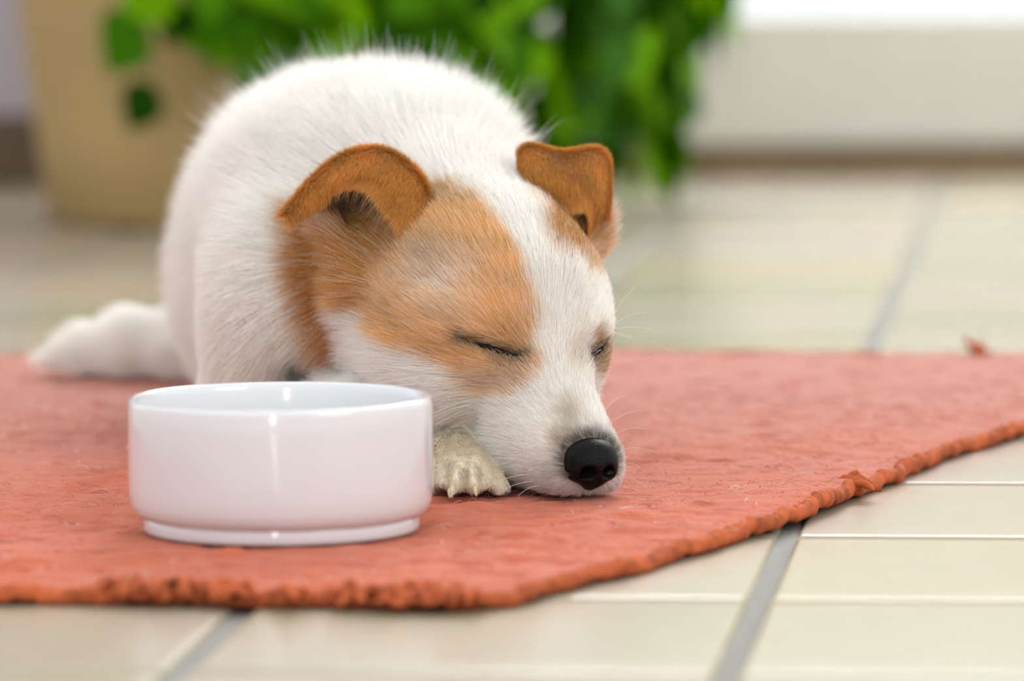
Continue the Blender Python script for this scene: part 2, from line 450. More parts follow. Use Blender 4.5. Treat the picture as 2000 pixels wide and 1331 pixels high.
# ------------------------------------------------------------------ potted plant
def leaf_material():
    m, nt, b = mat('fresh_green_leaf')
    oi = N(nt, 'ShaderNodeObjectInfo')
    r = ramp(nt, oi.outputs['Random'], [(0.0, tuple(srgb(26, 68, 0))), (0.5, tuple(srgb(62, 118, 0))), (1.0, tuple(srgb(124, 180, 6)))])
    tc = N(nt, 'ShaderNodeTexCoord'); nz = N(nt, 'ShaderNodeTexNoise'); nz.inputs['Scale'].default_value = 60
    nt.links.new(tc.outputs['Object'], nz.inputs['Vector'])
    hs = N(nt, 'ShaderNodeHueSaturation'); mr = N(nt, 'ShaderNodeMapRange'); mr.inputs['To Min'].default_value = 0.8; mr.inputs['To Max'].default_value = 1.2
    nt.links.new(nz.outputs['Fac'], mr.inputs['Value']); nt.links.new(mr.outputs[0], hs.inputs['Value']); nt.links.new(r.outputs[0], hs.inputs['Color'])
    nt.links.new(hs.outputs[0], b.inputs['Base Color']); b.inputs['Roughness'].default_value = 0.5
    b.inputs['Specular IOR Level'].default_value = 0.06
    tr = N(nt, 'ShaderNodeBsdfTranslucent'); nt.links.new(hs.outputs[0], tr.inputs['Color'])
    mx = N(nt, 'ShaderNodeMixShader'); mx.inputs[0].default_value = 0.4
    nt.links.new(b.outputs[0], mx.inputs[1]); nt.links.new(tr.outputs[0], mx.inputs[2])
    nt.links.new(mx.outputs[0], nt.nodes['Material Output'].inputs['Surface'])
    return m
M['leaf'] = leaf_material()
M['vine'] = plain('green_vine_stem', srgb(88, 120, 40), 0.6, 0.2, 60)
def build_plant():
    pc = np.array([-0.198, 4.455, 0.0])
    root = empty('potted_plant', tuple(pc))
    tag(root, 'leafy green trailing plant in a big tan clay pot by the glass door', 'potted plant')
    prof = [(0.0, 0.0005), (0.158, 0.0005), (0.165, 0.006), (0.172, 0.06), (0.190, 0.20), (0.208, 0.335), (0.222, 0.340), (0.226, 0.375), (0.220, 0.382), (0.208, 0.380), (0.200, 0.34), (0.196, 0.325), (0.0, 0.325)]
    v, f = lathe(prof, 96)
    mesh_obj('pot', v, f, M['pot'], root, True, (0, 0, 0))
    n = 48; vs = [(0, 0, 0.345)]; fs = []
    for k in range(n):
        a = 2 * math.pi * k / n; vs.append((0.198 * math.cos(a), 0.198 * math.sin(a), 0.337 + 0.006 * random.random()))
    fs = [(0, 1 + k, 1 + (k + 1) % n) for k in range(n)]
    mesh_obj('soil', vs, fs, M['soil'], root, True, (0, 0, 0))
    # ovate leaf with a folded midrib
    ts = [0, 0.12, 0.3, 0.5, 0.7, 0.87, 1.0]; ws = [0.05, 0.34, 0.46, 0.42, 0.29, 0.13, 0.0]
    lv, lf = [], []
    for t, w in zip(ts, ws):
        z = -0.22 * t * t
        lv += [(-w, t, z + 0.10 * w), (0, t, z), (w, t, z + 0.10 * w)]
    for i in range(len(ts) - 1):
        a = 3 * i
        lf += [(a, a + 1, a + 4, a + 3), (a + 1, a + 2, a + 5, a + 4)]
    leaf_me = bpy.data.meshes.new('leaf'); leaf_me.from_pydata(lv, [], lf); leaf_me.materials.append(M['leaf'])
    for p in leaf_me.polygons: p.use_smooth = True
    R = random.Random(11)
    def vine(end, n_leaf, size, bulge=0.05):
        end = np.array(end)
        d = end[:2] - pc[:2]; th = math.atan2(d[1], d[0]) + R.uniform(-0.15, 0.15)
        e = np.array([math.cos(th), math.sin(th)])
        p0 = np.r_[e * 0.15, 0.342]; p1 = np.r_[e * 0.215, 0.40]; p2 = np.r_[e * 0.252, 0.36]
        pe = end - pc
        mid = (p2 + pe) / 2; mid[:2] += e * bulge; mid[2] += 0.03
        path = catmull([p0, p1, p2, mid, pe], 26)
        rr = np.hypot(path[:, 0], path[:, 1]); mn = np.where(path[:, 2] < 0.385, 0.170 + 0.15 * np.clip(path[:, 2], 0, 0.34) + 0.012, 0)
        k = np.where((rr < mn) & (np.arange(26) > 9), mn / np.maximum(rr, 1e-6), 1)
        path[:, 0] *= k; path[:, 1] *= k
        v, f = tube(path, np.linspace(0.0022, 0.0011, 26), 5)
        mesh_obj('vine', v, f, M['vine'], root, True, (0, 0, 0))
        u0 = max(0.25, np.argmax((path[:, 2] < 0.23) & (np.arange(26) > 8)) / 25)
        n_top = R.choice((1, 1, 2))                   # a few leaves over the rim as well
        for i in range(n_leaf + n_top):
            u = u0 + (1 - u0) * (i + R.uniform(-0.3, 0.3)) / max(1, n_leaf - 1) if i < n_leaf else R.uniform(0.16, max(u0, 0.3))
            u = min(max(u, 0.15), 1.0)
            p = path[int(u * 25)]
            o = bpy.data.objects.new('leaf', leaf_me); link(o, root)
            s = size * R.uniform(0.75, 1.25)
            o.scale = (s * R.uniform(0.9, 1.15), s, s)
            out = Vector((p[0], p[1], 0)).normalized()
            side = Vector((-out.y, out.x, 0)) * R.uniform(-0.9, 0.9)
            tip = (out * R.uniform(0.0, 0.5) + side + Vector((0, 0, -R.uniform(0.5, 1.0)))).normalized()
            nrm = (out * 1.0 + Vector((R.uniform(-.6, .6), R.uniform(-.6, .6), R.uniform(0.1, 0.7))))
            x = tip.cross(nrm).normalized(); nrm = x.cross(tip).normalized()
            o.matrix_basis = Matrix.Translation(p) @ Matrix((x, tip, nrm)).transposed().to_4x4() @ Matrix.Diagonal((*o.scale, 1))
            lowest = min((o.matrix_basis @ vv.co).z for vv in leaf_me.vertices)
            if lowest < 0.003: o.matrix_basis = Matrix.Translation((0, 0, 0.003 - lowest)) @ o.matrix_basis
            g = Vector((o.matrix_basis.translation.x, o.matrix_basis.translation.y))
    for x, y, Y, n, s in PLANT_ENDS:
        vine(at(x, y, Y), n, s)
PLANT_ENDS = [(300, 165, 4.22, 4, .05), (370, 60, 4.21, 4, .045), (460, 90, 4.20, 5, .05), (520, 30, 4.20, 5, .055), (600, 40, 4.20, 5, .06), (540, 160, 4.2, 6, .055),
    (690, 60, 4.20, 6, .06), (780, 40, 4.20, 6, .06), (860, 80, 4.22, 6, .06), (920, 30, 4.22, 6, .06), (890, 180, 4.24, 7, .06), (950, 150, 4.27, 7, .06)]
_r = random.Random(5)
for _x in range(990, 1330, 30):                      # the thick curtain on the door side
    _Y = 4.32 + (_x - 990) / 340 * 0.28
    _low = 338 if _x < 1275 else 338 - (_x - 1275) * 2.4
    for _k in range(2):
        PLANT_ENDS.append((_x + _r.uniform(-14, 14), _low - _k * _r.uniform(110, 220), _Y + _r.uniform(-0.03, 0.05), 6 if _k else 8, _r.uniform(.052, .068)))
PLANT_ENDS += [(1380, -10, 4.64, 5, .055), (1360, 40, 4.64, 6, .06), (1400, -30, 4.66, 4, .05)]
build_plant()

# ------------------------------------------------------------------ dog: form
YW, PT, RL = math.radians(24), math.radians(27), math.radians(0)
HF = np.array([math.sin(YW) * math.cos(PT), -math.cos(YW) * math.cos(PT), -math.sin(PT)])
HU = np.array([math.sin(YW) * math.sin(PT), -math.cos(YW) * math.sin(PT), math.cos(PT)])
HS = np.cross(HF, HU)
HS, HU = HS * math.cos(RL) + HU * math.sin(RL), HU * math.cos(RL) - HS * math.sin(RL)
if HS[0] < 0: HS = -HS
HP = at(1153, 905, 2.500)
def hw(s, t, u):
    """head space in mm (forward, towards the dog's left, up) from the nose"""
    return HP + (s * HF + t * HS + u * HU) * 0.001
HM = np.stack([HF, HS, HU], 1)
def ell(P, c, r, R=None):
    q = P - np.asarray(c, np.float32)
    if R is not None: q = q @ np.asarray(R, np.float32)
    r = np.asarray(r, np.float32)
    a = q / r; k0 = np.sqrt((a * a).sum(1)); a = a / r; k1 = np.sqrt((a * a).sum(1)) + 1e-9
    return k0 * (k0 - 1) / k1
def rcone(P, a, b, ra, rb):
    a = np.asarray(a, np.float32); ba = np.asarray(b, np.float32) - a
    q = P - a
    h = np.clip(q @ ba / (ba @ ba), 0, 1)
    d = q - h[:, None] * ba
    return np.sqrt((d * d).sum(1)) - (ra + (rb - ra) * h).astype(np.float32)
def smin(a, b, k):
    h = np.maximum(k - np.abs(a - b), 0) / k
    return np.minimum(a, b) - h * h * k * 0.25
def smax(a, b, k): return -smin(-a, -b, k)
SLIT_L = [(908, 664), (936, 673), (965, 683), (995, 692), (1028, 699)]
SLIT_R = [(1150, 697), (1162, 692), (1173, 685), (1181, 675)]
def prims():
    m = 0.001
    L = []
    def C(a, b, ra, rb, k): L.append(('c', np.asarray(a, float), np.asarray(b, float), ra, rb, k))
    def E(c, r, k, R=None): L.append(('e', np.asarray(c, float), r, R, None, k))
    # trunk
    C((-0.068, 2.745, 0.088), (-0.090, 2.90, 0.090), 0.056, 0.064, 0.03)
    E((-0.092, 2.955, 0.080), (0.062, 0.090, 0.071), 0.04)
    E((-0.127, 2.93, 0.058), (0.034, 0.075, 0.054), 0.03)
    E((-0.060, 2.95, 0.055), (0.032, 0.075, 0.050), 0.03)
    # neck and throat
    C((-0.066, 2.77, 0.114), hw(-132, 0, 16), 0.045, 0.036, 0.04)
    C((-0.046, 2.71, 0.084), hw(-112, -10, -10), 0.048, 0.034, 0.04)
    C(hw(-100, -2, 15), (-0.058, 2.73, 0.118), 0.034, 0.044, 0.04)
    # dog's right shoulder, upper arm, forearm
    C((-0.092, 2.755, 0.120), (-0.098, 2.675, 0.082), 0.032, 0.036, 0.035)
    C((-0.098, 2.675, 0.082), (-0.118, 2.690, 0.036), 0.034, 0.025, 0.03)
    C((-0.120, 2.685, 0.031), (-0.060, 2.600, 0.026), 0.021, 0.015, 0.015)
    # dog's left foreleg folded under the head
    C((-0.015, 2.72, 0.075), (0.006, 2.69, 0.04), 0.034, 0.026, 0.03)
    C((0.010, 2.69, 0.036), (0.005, 2.60, 0.022), 0.022, 0.015, 0.015)
    # tail
    tp = [at(470, 690, 3.05), at(360, 676, 3.06), at(260, 672, 3.07), at(170, 688, 3.09), at(105, 698, 3.10)]
    tr = [0.016, 0.0135, 0.013, 0.009, 0.004]
    for i in range(4): C(tp[i], tp[i + 1], tr[i], tr[i + 1], 0.016)
    # paw: wrist, palm, four toes
    C((-0.060, 2.600, 0.026), at(880, 905, 2.56), 0.015, 0.014, 0.012)
    for (x0, y0, Y0), (x1, y1, Y1), r0, r1 in PAW_TOES:
        C(at(x0, y0, Y0), at(x1, y1, Y1), r0, r1, 0.0025)
    # head
    R = HM
    E(hw(-106, 0, 12), np.array([46, 41, 40]) * m, 0.02, R)
    C(hw(-92, 0, 28), hw(-62, 0, 12), 0.024, 0.015, 0.015)                    # forehead to stop
    C(hw(-62, 0, 4), hw(-11, 0, 0), 0.0195, 0.0125, 0.012)                    # bridge of the muzzle
    for s in (-1, 1):
        E(hw(-77, s * 20, 25), np.array([15, 13, 9]) * m, 0.010, R)           # brow
        E(hw(-68, s * 22, 15), np.array([10, 9, 8]) * m, 0.006, R)            # closed eye
        C(hw(-54, s * 9.5, -8), hw(-11, s * 8, -5), 0.0150, 0.0118, 0.008)      # upper lip
        C(hw(-50, s * 10, -20), hw(-8, s * 7, -13), 0.0140, 0.0108, 0.008)    # hanging lip
        E(hw(-97, s * 22, -9), np.array([26, 16, 22]) * m, 0.016, R)           # cheek
    C(hw(-85, 0, -32), hw(-13, 0, -17), 0.021, 0.009, 0.014)                  # lower jaw
    E(at(742, 515, 2.616), (0.016, 0.018, 0.015), 0.02)                       # ear roots
    E(at(1112, 440, 2.642), (0.017, 0.018, 0.017), 0.02)
    C(at(658, 462, 2.606), at(700, 538, 2.600), 0.0045, 0.0080, 0.008)        # rear rim of the open ear
    return L
PAW_TOES = [((868, 890, 2.556), (834, 958, 2.516), 0.0090, 0.0066),
            ((888, 883, 2.550), (886, 955, 2.504), 0.0085, 0.0072),
            ((910, 886, 2.550), (928, 955, 2.504), 0.0085, 0.0070),
            ((928, 898, 2.552), (968, 960, 2.514), 0.0074, 0.0060)]
def dog_sdf(P, body_only=False):
    P = np.asarray(P, np.float32)
    d = None
    for t in PR:
        if t[0] == 'c': e = rcone(P, t[1], t[2], t[3], t[4])
        else: e = ell(P, t[1], t[2], t[3])
        d = e if d is None else smin(d, e, t[5])
    for a, b, r in GROOVES:
        d = smax(d, -rcone(P, a, b, r, r), 0.002)
    d = smax(d, -ell(P, HOLLOW[0], HOLLOW[1]), 0.014)
    # flattened where it rests on the rug
    d = smax(d, (RUG_TOP + 0.0022) - P[:, 2], 0.003)
    return d
GROOVES = []
HOLLOW = (at(598, 748, 2.648), (0.013, 0.042, 0.020))
PR = prims()
def trace(px):
    """points of the dog's form seen at photograph pixels"""
    px = np.asarray(px, float)
    d = np.stack([(px[:, 0] - 1000) / FPX, -(px[:, 1] - 665.5) / FPX, -np.ones(len(px))], 1) @ ICM3.T
    d /= np.linalg.norm(d, axis=1)[:, None]
    p = np.array([0, 0, CAM_Z]) + d * 2.35
    for i in range(90):
        p = p + d * np.clip(dog_sdf(p), -0.01, 0.05)[:, None] * 0.85
    return p
def grooves():
    g = []
    for sl in (SLIT_L, SLIT_R):
        q = catmull(trace(sl), 9)
        rr = (0.0028 if sl is SLIT_L else 0.0023) * np.sin(np.linspace(0.5, 2.7, 8)) ** 0.7
        g += [(q[i], q[i + 1], rr[i]) for i in range(8)]
    for q in GAPS:
        g += [(q[i], q[i + 1], 0.0021 + 0.0002 * i) for i in range(7)]
    return g
TOE_GAPS = [[(876, 900), (869, 935), (862, 976)], [(907, 915), (907, 945), (906, 978)], [(936, 910), (944, 942), (948, 976)]]
GAPS = [trace(catmull(g, 8)) for g in TOE_GAPS]
EYE_L, EYE_R = catmull(trace(SLIT_L), 15), catmull(trace(SLIT_R), 15)
GROOVES = grooves()
def surface_nets(fn, lo, hi, h):
    lo = np.asarray(lo, float); n = np.ceil((np.asarray(hi) - lo) / h).astype(int) + 1
    ax = [lo[i] + h * np.arange(n[i]) for i in range(3)]
    V = np.empty(n, np.float32)
    for i in range(0, n[0], 16):
        g = np.stack(np.meshgrid(ax[0][i:i + 16], ax[1], ax[2], indexing='ij'), -1).reshape(-1, 3)
        V[i:i + 16] = fn(g).reshape(-1, n[1], n[2])
    ins = V < 0
    c = n - 1
    cnt = np.zeros(c, np.int8); acc = np.zeros((*c, 3), np.float32)
    for axis in range(3):
        o = [i for i in range(3) if i != axis]
        for a in (0, 1):
            for b in (0, 1):
                s0 = [None] * 3; s1 = [None] * 3
                s0[axis] = slice(0, c[axis]); s1[axis] = slice(1, c[axis] + 1)
                for q, w in zip(o, (a, b)): s0[q] = s1[q] = slice(w, c[q] + w)
                v0, v1 = V[tuple(s0)], V[tuple(s1)]
                x = (v0 < 0) != (v1 < 0)
                t = np.where(x, v0 / np.where(x, v0 - v1, 1), 0)
                cnt += x
                off = np.zeros((*c, 3), np.float32); off[..., axis] = t
                off[..., o[0]] = a; off[..., o[1]] = b
                acc += off * x[..., None]
    act = cnt > 0
    idx = np.full(c, -1); idx[act] = np.arange(act.sum())
    base = np.stack(np.nonzero(act), 1)
    verts = lo + h * (base + acc[act] / cnt[act][:, None])
    faces = []
    for axis in range(3):
        o = [i for i in range(3) if i != axis]
        s0 = [slice(1, c[i]) for i in range(3)]; s0[axis] = slice(0, c[axis])
        s1 = list(s0); s1[axis] = slice(1, c[axis] + 1)
        a, b = ins[tuple(s0)], ins[tuple(s1)]
        x = a != b
        pos = np.stack(np.nonzero(x), 1)
        pos += np.array([0 if i == axis else 1 for i in range(3)])
        def cell(da, db):
            p = pos.copy(); p[:, o[0]] -= da; p[:, o[1]] -= db
            return idx[p[:, 0], p[:, 1], p[:, 2]]
        q = np.stack([cell(1, 1), cell(0, 1), cell(0, 0), cell(1, 0)], 1)
        fl = a[x] if axis != 1 else ~a[x]
        q[~fl] = q[~fl][:, ::-1]
        faces.append(q)
    return verts, np.vstack(faces)
# ====DOGBUILD====
def poly_px(px): return trace(px)[:, [0, 2]]
MARKS = {
 'face': poly_px([(835, 360), (880, 366), (925, 390), (965, 428), (1000, 475), (1028, 540), (1050, 600), (1054, 650), (1048, 690), (1066, 715), (1052, 748), (1000, 772), (955, 782), (922, 752), (880, 715), (830, 700), (778, 682), (746, 638), (713, 602), (692, 582), (650, 560), (640, 480), (660, 420), (760, 400)]),
 'neck': poly_px([(588, 432), (640, 425), (700, 520), (702, 565), (700, 612), (712, 664), (676, 684), (640, 648), (612, 592), (592, 520)]),
 'ear_r': poly_px([(1042, 382), (1075, 402), (1110, 445), (1140, 492), (1150, 540), (1162, 592), (1176, 602), (1185, 560), (1180, 500), (1165, 440), (1110, 380)]),
 'eye_r': poly_px([(1152, 662), (1172, 642), (1196, 634), (1204, 660), (1200, 700), (1190, 730), (1170, 742), (1158, 710)]),
}
MARKS['ear_r'][5:9, 0] += 0.03
MARKS['eye_r'][2:6, 0] += 0.03
WHITE, TAN, AMBER = np.array([0.93, 0.89, 0.84]), np.array([0.75, 0.46, 0.19]), np.array([0.55, 0.270, 0.066])
def sdist(p, poly):
    """signed distance to a polygon, negative inside"""
    d = np.full(len(p), 1e9)
    for a, b in zip(poly, np.roll(poly, -1, 0)):
        e = b - a; h = np.clip(((p - a) @ e) / (e @ e + 1e-12), 0, 1)
        q = p - a - h[:, None] * e
        d = np.minimum(d, np.sqrt((q * q).sum(1)))
    return np.where(in_poly(p, poly), -d, d)
def line_dist(P, pts):
    d = np.full(len(P), 1e9)
    for a, b in zip(pts[:-1], pts[1:]):
        d = np.minimum(d, rcone(P, a, b, 0, 0))
    return d
def gauss(P, px, Y, rx, rz):
    c = at(*px, Y)
    return np.exp(-(((P[:, 0] - c[0]) / rx) ** 2 + ((P[:, 2] - c[2]) / rz) ** 2))
def fur_color(P, jit=0.0):
    n = len(P)
    Q = P + (rng.random((n, 3)) - 0.5) * jit
    xz = Q[:, [0, 2]] + 0.003 * (np.c_[vnoise(P * 160, 21), vnoise(P * 160, 22)] - 0.5)
    col = np.tile(WHITE, (n, 1))
    col *= (0.95 + 0.1 * vnoise(P * 50, 23))[:, None]
    head = P[:, 1] < 2.665
    front = (P[:, 1] < 2.63) & (P[:, 1] < 2.598 + 0.7 * np.maximum(0, 0.105 - P[:, 2]))
    def blend(w, c):
        nonlocal col
        w = np.clip(w, 0, 1)[:, None]; col = col * (1 - w) + c * w
    def edge(poly, soft): return np.clip(0.5 - sdist(xz, poly) / soft, 0, 1)
    tan = TAN * (0.85 + 0.4 * vnoise(P * np.array([60, 60, 140]), 24))[:, None]
    w = edge(MARKS['face'], 0.004) * front
    # the patch is mixed with pale hairs in the middle and below the eye
    pale = 0.50 * gauss(P, (870, 560), 2.57, 0.020, 0.014) + 0.45 * gauss(P, (960, 745), 2.54, 0.022, 0.006) + 0.35 * gauss(P, (1050, 640), 2.54, 0.006, 0.02)
    pale = pale * (0.4 + 1.2 * vnoise(P * 300, 25))
    w = w * (1 - np.clip(pale, 0, 0.75))
    blend(w, tan)
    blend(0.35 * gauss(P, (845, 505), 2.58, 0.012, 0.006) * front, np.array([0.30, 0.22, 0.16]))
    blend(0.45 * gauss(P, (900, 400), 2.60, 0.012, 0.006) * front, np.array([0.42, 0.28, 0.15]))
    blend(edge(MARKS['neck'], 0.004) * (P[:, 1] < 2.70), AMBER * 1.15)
    blend(0.6 * gauss(P, (742, 455), 2.61, 0.010, 0.010) * (P[:, 1] < 2.66), np.array([0.20, 0.13, 0.10]))  # shade inside the open ear, painted into the fur
    wr = edge(MARKS['ear_r'], 0.004) * (P[:, 1] < 2.70)
    blend(wr * 0.9, tan * 0.95)
    blend(edge(MARKS['eye_r'], 0.004) * front, TAN * 0.62)
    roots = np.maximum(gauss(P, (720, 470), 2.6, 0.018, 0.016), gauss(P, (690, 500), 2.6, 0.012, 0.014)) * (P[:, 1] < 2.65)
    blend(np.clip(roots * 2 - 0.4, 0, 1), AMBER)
    blend(np.clip(gauss(P, (1125, 430), 2.64, 0.014, 0.014) * 2 - 0.4, 0, 1) * (P[:, 1] < 2.72), AMBER)
    # smudges on the bridge, dark rims of nose and eyes
    blend(0.40 * gauss(P, (1128, 700), 2.53, 0.004, 0.006) * front, np.array([0.5, 0.36, 0.18]))
    blend(0.50 * gauss(P, (1112, 806), 2.52, 0.006, 0.007) * front, np.array([0.40, 0.30, 0.18]))
    blend(0.55 * gauss(P, (1100, 855), 2.51, 0.006, 0.004) * front, np.array([0.48, 0.31, 0.13]))
    dn = ell(P, hw(-3, 0, 0), np.array([10.8, 13.2, 11]) * 0.001, HM)
    blend(0.97 * np.exp(-np.maximum(dn, 0) / 0.0017) * (P[:, 2] > 0.018), np.array([0.06, 0.05, 0.045]))
    blend(0.32 * np.exp(-np.maximum(dn, 0) / 0.006) * (P[:, 2] > 0.03), np.array([0.26, 0.21, 0.15]))
    blend(0.30 * np.exp(-np.maximum(dn, 0) / 0.008) * (P[:, 2] < 0.03), np.array([0.40, 0.31, 0.28]))
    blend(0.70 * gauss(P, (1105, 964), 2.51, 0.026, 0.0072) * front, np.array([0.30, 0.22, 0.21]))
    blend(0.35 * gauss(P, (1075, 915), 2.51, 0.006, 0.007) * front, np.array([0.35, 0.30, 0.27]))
    de = np.minimum(line_dist(P, EYE_L), line_dist(P, EYE_R))
    blend(0.95 * np.exp(-(de / 0.0037) ** 2), np.array([0.05, 0.03, 0.018]))
    d2 = line_dist(P, [at(1000, 655, 2.54), at(1020, 690, 2.54)])
    blend(0.50 * np.exp(-(d2 / 0.006) ** 2) * front, np.array([0.25, 0.13, 0.05]))
    # paw fur is a little yellow
    pw = np.exp(-(((P[:, 0] + 0.022) / 0.022) ** 2 + ((P[:, 1] - 2.53) / 0.035) ** 2 + ((P[:, 2] - 0.02) / 0.016) ** 2))
    blend(0.75 * np.clip(pw * 2, 0, 1) * (line_dist(P, [hw(-60, -10, -15), hw(-10, -6, -8)]) > 0.018), np.array([0.82, 0.73, 0.55]))
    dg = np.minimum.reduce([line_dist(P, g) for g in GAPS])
    blend(0.55 * np.exp(-(dg / 0.0022) ** 2), np.array([0.22, 0.16, 0.09]))  # shadow lines between the toes, put into the fur colour
    return np.clip(col, 0.003, 0.95)

def attr_mat(name, rough=0.7, hair=False, gain=1.0):
    m, nt, b = mat(name)
    at_ = N(nt, 'ShaderNodeAttribute'); at_.attribute_name = 'fur_color'
    if not hair:
        nt.links.new(at_.outputs['Color'], b.inputs['Base Color'])
        b.inputs['Roughness'].default_value = rough; b.inputs['Specular IOR Level'].default_value = 0.1
    else:
        out = nt.nodes['Material Output']
        nt.links.new(at_.outputs['Color'], b.inputs['Base Color'])
        b.inputs['Roughness'].default_value = 0.45; b.inputs['Specular IOR Level'].default_value = 0.25
        tr = N(nt, 'ShaderNodeBsdfTranslucent'); nt.links.new(at_.outputs['Color'], tr.inputs['Color'])
        mx = N(nt, 'ShaderNodeMixShader'); mx.inputs[0].default_value = 0.35
        nt.links.new(b.outputs[0], mx.inputs[1]); nt.links.new(tr.outputs[0], mx.inputs[2])
        nt.links.new(mx.outputs[0], out.inputs['Surface'])
    return m
M['skin'] = attr_mat('skin_under_fur')
M['hair'] = attr_mat('fur_strands', hair=True)

def set_color(me, col, domain='POINT'):
    a = me.attributes.new('fur_color', 'FLOAT_COLOR', domain)
    a.data.foreach_set('color', np.c_[col, np.ones(len(col))].astype(np.float32).ravel())
def sample_mesh(v, f, dens):
    """dens: hairs per m2 at each vertex. returns roots, face index, bary-interpolated normals"""
    v = np.asarray(v); f = np.asarray(f)
    tri = np.vstack([f[:, [0, 1, 2]], f[:, [0, 2, 3]]])
    a, b, c = v[tri[:, 0]], v[tri[:, 1]], v[tri[:, 2]]
    fn = np.cross(b - a, c - a); ar = np.linalg.norm(fn, axis=1) / 2
    vn = np.zeros_like(v)
    for k in range(3): np.add.at(vn, tri[:, k], fn)
    vn /= np.linalg.norm(vn, axis=1)[:, None] + 1e-12
    w = ar * dens[tri].mean(1); tot = w.sum(); n = int(tot)
    i = np.searchsorted(np.cumsum(w), rng.random(n) * tot); i = np.minimum(i, len(tri) - 1)
    r1, r2 = np.sqrt(rng.random(n)), rng.random(n)
    wa, wb, wc = 1 - r1, r1 * (1 - r2), r1 * r2
    t = tri[i]
    P = wa[:, None] * v[t[:, 0]] + wb[:, None] * v[t[:, 1]] + wc[:, None] * v[t[:, 2]]
    Nn = wa[:, None] * vn[t[:, 0]] + wb[:, None] * vn[t[:, 1]] + wc[:, None] * vn[t[:, 2]]
    Nn /= np.linalg.norm(Nn, axis=1)[:, None] + 1e-12
    return P, Nn
def unit(a): return a / (np.linalg.norm(a, axis=1)[:, None] + 1e-12)
def strands(name, P, Nn, flow, length, lift, radius, col, parent, K=6, clump=0.5, cell=0.005, frizz=0.25, bend=0.35, droop=0.1):
    n = len(P)
    flow = unit(flow - (flow * Nn).sum(1)[:, None] * Nn)
    d0 = unit(lift[:, None] * Nn + (1 - lift)[:, None] * flow + frizz * (rng.random((n, 3)) - 0.5))
    L = length * (0.65 + 0.5 * rng.random(n))
    t = np.linspace(0, 1, K)[None, :, None]
    bd = (flow * bend + np.array([0, 0, -droop]))[:, None, :] + 0.35 * frizz * (rng.random((n, 1, 3)) - 0.5)
    pts = P[:, None, :] + L[:, None, None] * (t * d0[:, None, :] + t * t * bd * 0.6)
    if np.max(clump) > 0:
        sh = rng.random(3)
        key = np.floor((P + 0.0015 * (rng.random((n, 3)) - 0.5)) / cell + sh).astype(np.int64)
        h = key[:, 0] * 73856093 ^ key[:, 1] * 19349663 ^ key[:, 2] * 83492791
        _, inv = np.unique(h, return_inverse=True); m = inv.max() + 1
        cnt = np.bincount(inv, minlength=m)[:, None]
        mp = np.zeros((m, K, 3))
        for k in range(K):
            for c in range(3): mp[:, k, c] = np.bincount(inv, pts[:, k, c], m) / cnt[:, 0]
        off = 0.18 * (rng.random((m, 1, 3)) - 0.5) * (np.bincount(inv, L, m) / cnt[:, 0])[:, None, None]
        mp += off * t ** 1.5
        amt = np.broadcast_to(np.asarray(clump), (n,)) * (0.4 + 0.6 * rng.random(n))
        pts += (mp[inv] - pts) * amt[:, None, None] * t ** 1.3
    floorz = RUG_TOP + 0.0022
    pts[..., 2] = np.maximum(pts[..., 2], floorz)
    hc = bpy.data.hair_curves.new(name)
    hc.add_curves([K] * n)
    hc.attributes['position'].data.foreach_set('vector', pts.astype(np.float32).ravel())
    ra = hc.attributes.get('radius') or hc.attributes.new('radius', 'FLOAT', 'POINT')
    prof = np.clip(1.0 - 0.85 * np.linspace(0, 1, K) ** 1.5, 0.12, 1)
    ra.data.foreach_set('value', (np.broadcast_to(np.asarray(radius), (n,))[:, None] * prof[None]).astype(np.float32).ravel())
    set_color(hc, col, 'CURVE')
    hc.materials.append(M['hair'])
    o = bpy.data.objects.new(name, hc); link(o, parent); o['kind'] = 'stuff'
    return o

dog = empty('dog', (-0.07, 2.8, RUG_TOP))
tag(dog, 'white and tan puppy asleep on the coral rug behind the white bowl', 'dog')
dv, df = surface_nets(dog_sdf, (-0.28, 2.44, 0.002), (0.10, 3.14, 0.20), 0.0022)
body = mesh_obj('body', dv, df, M['skin'], dog)
set_color(body.data, fur_color(dv) * 0.9)

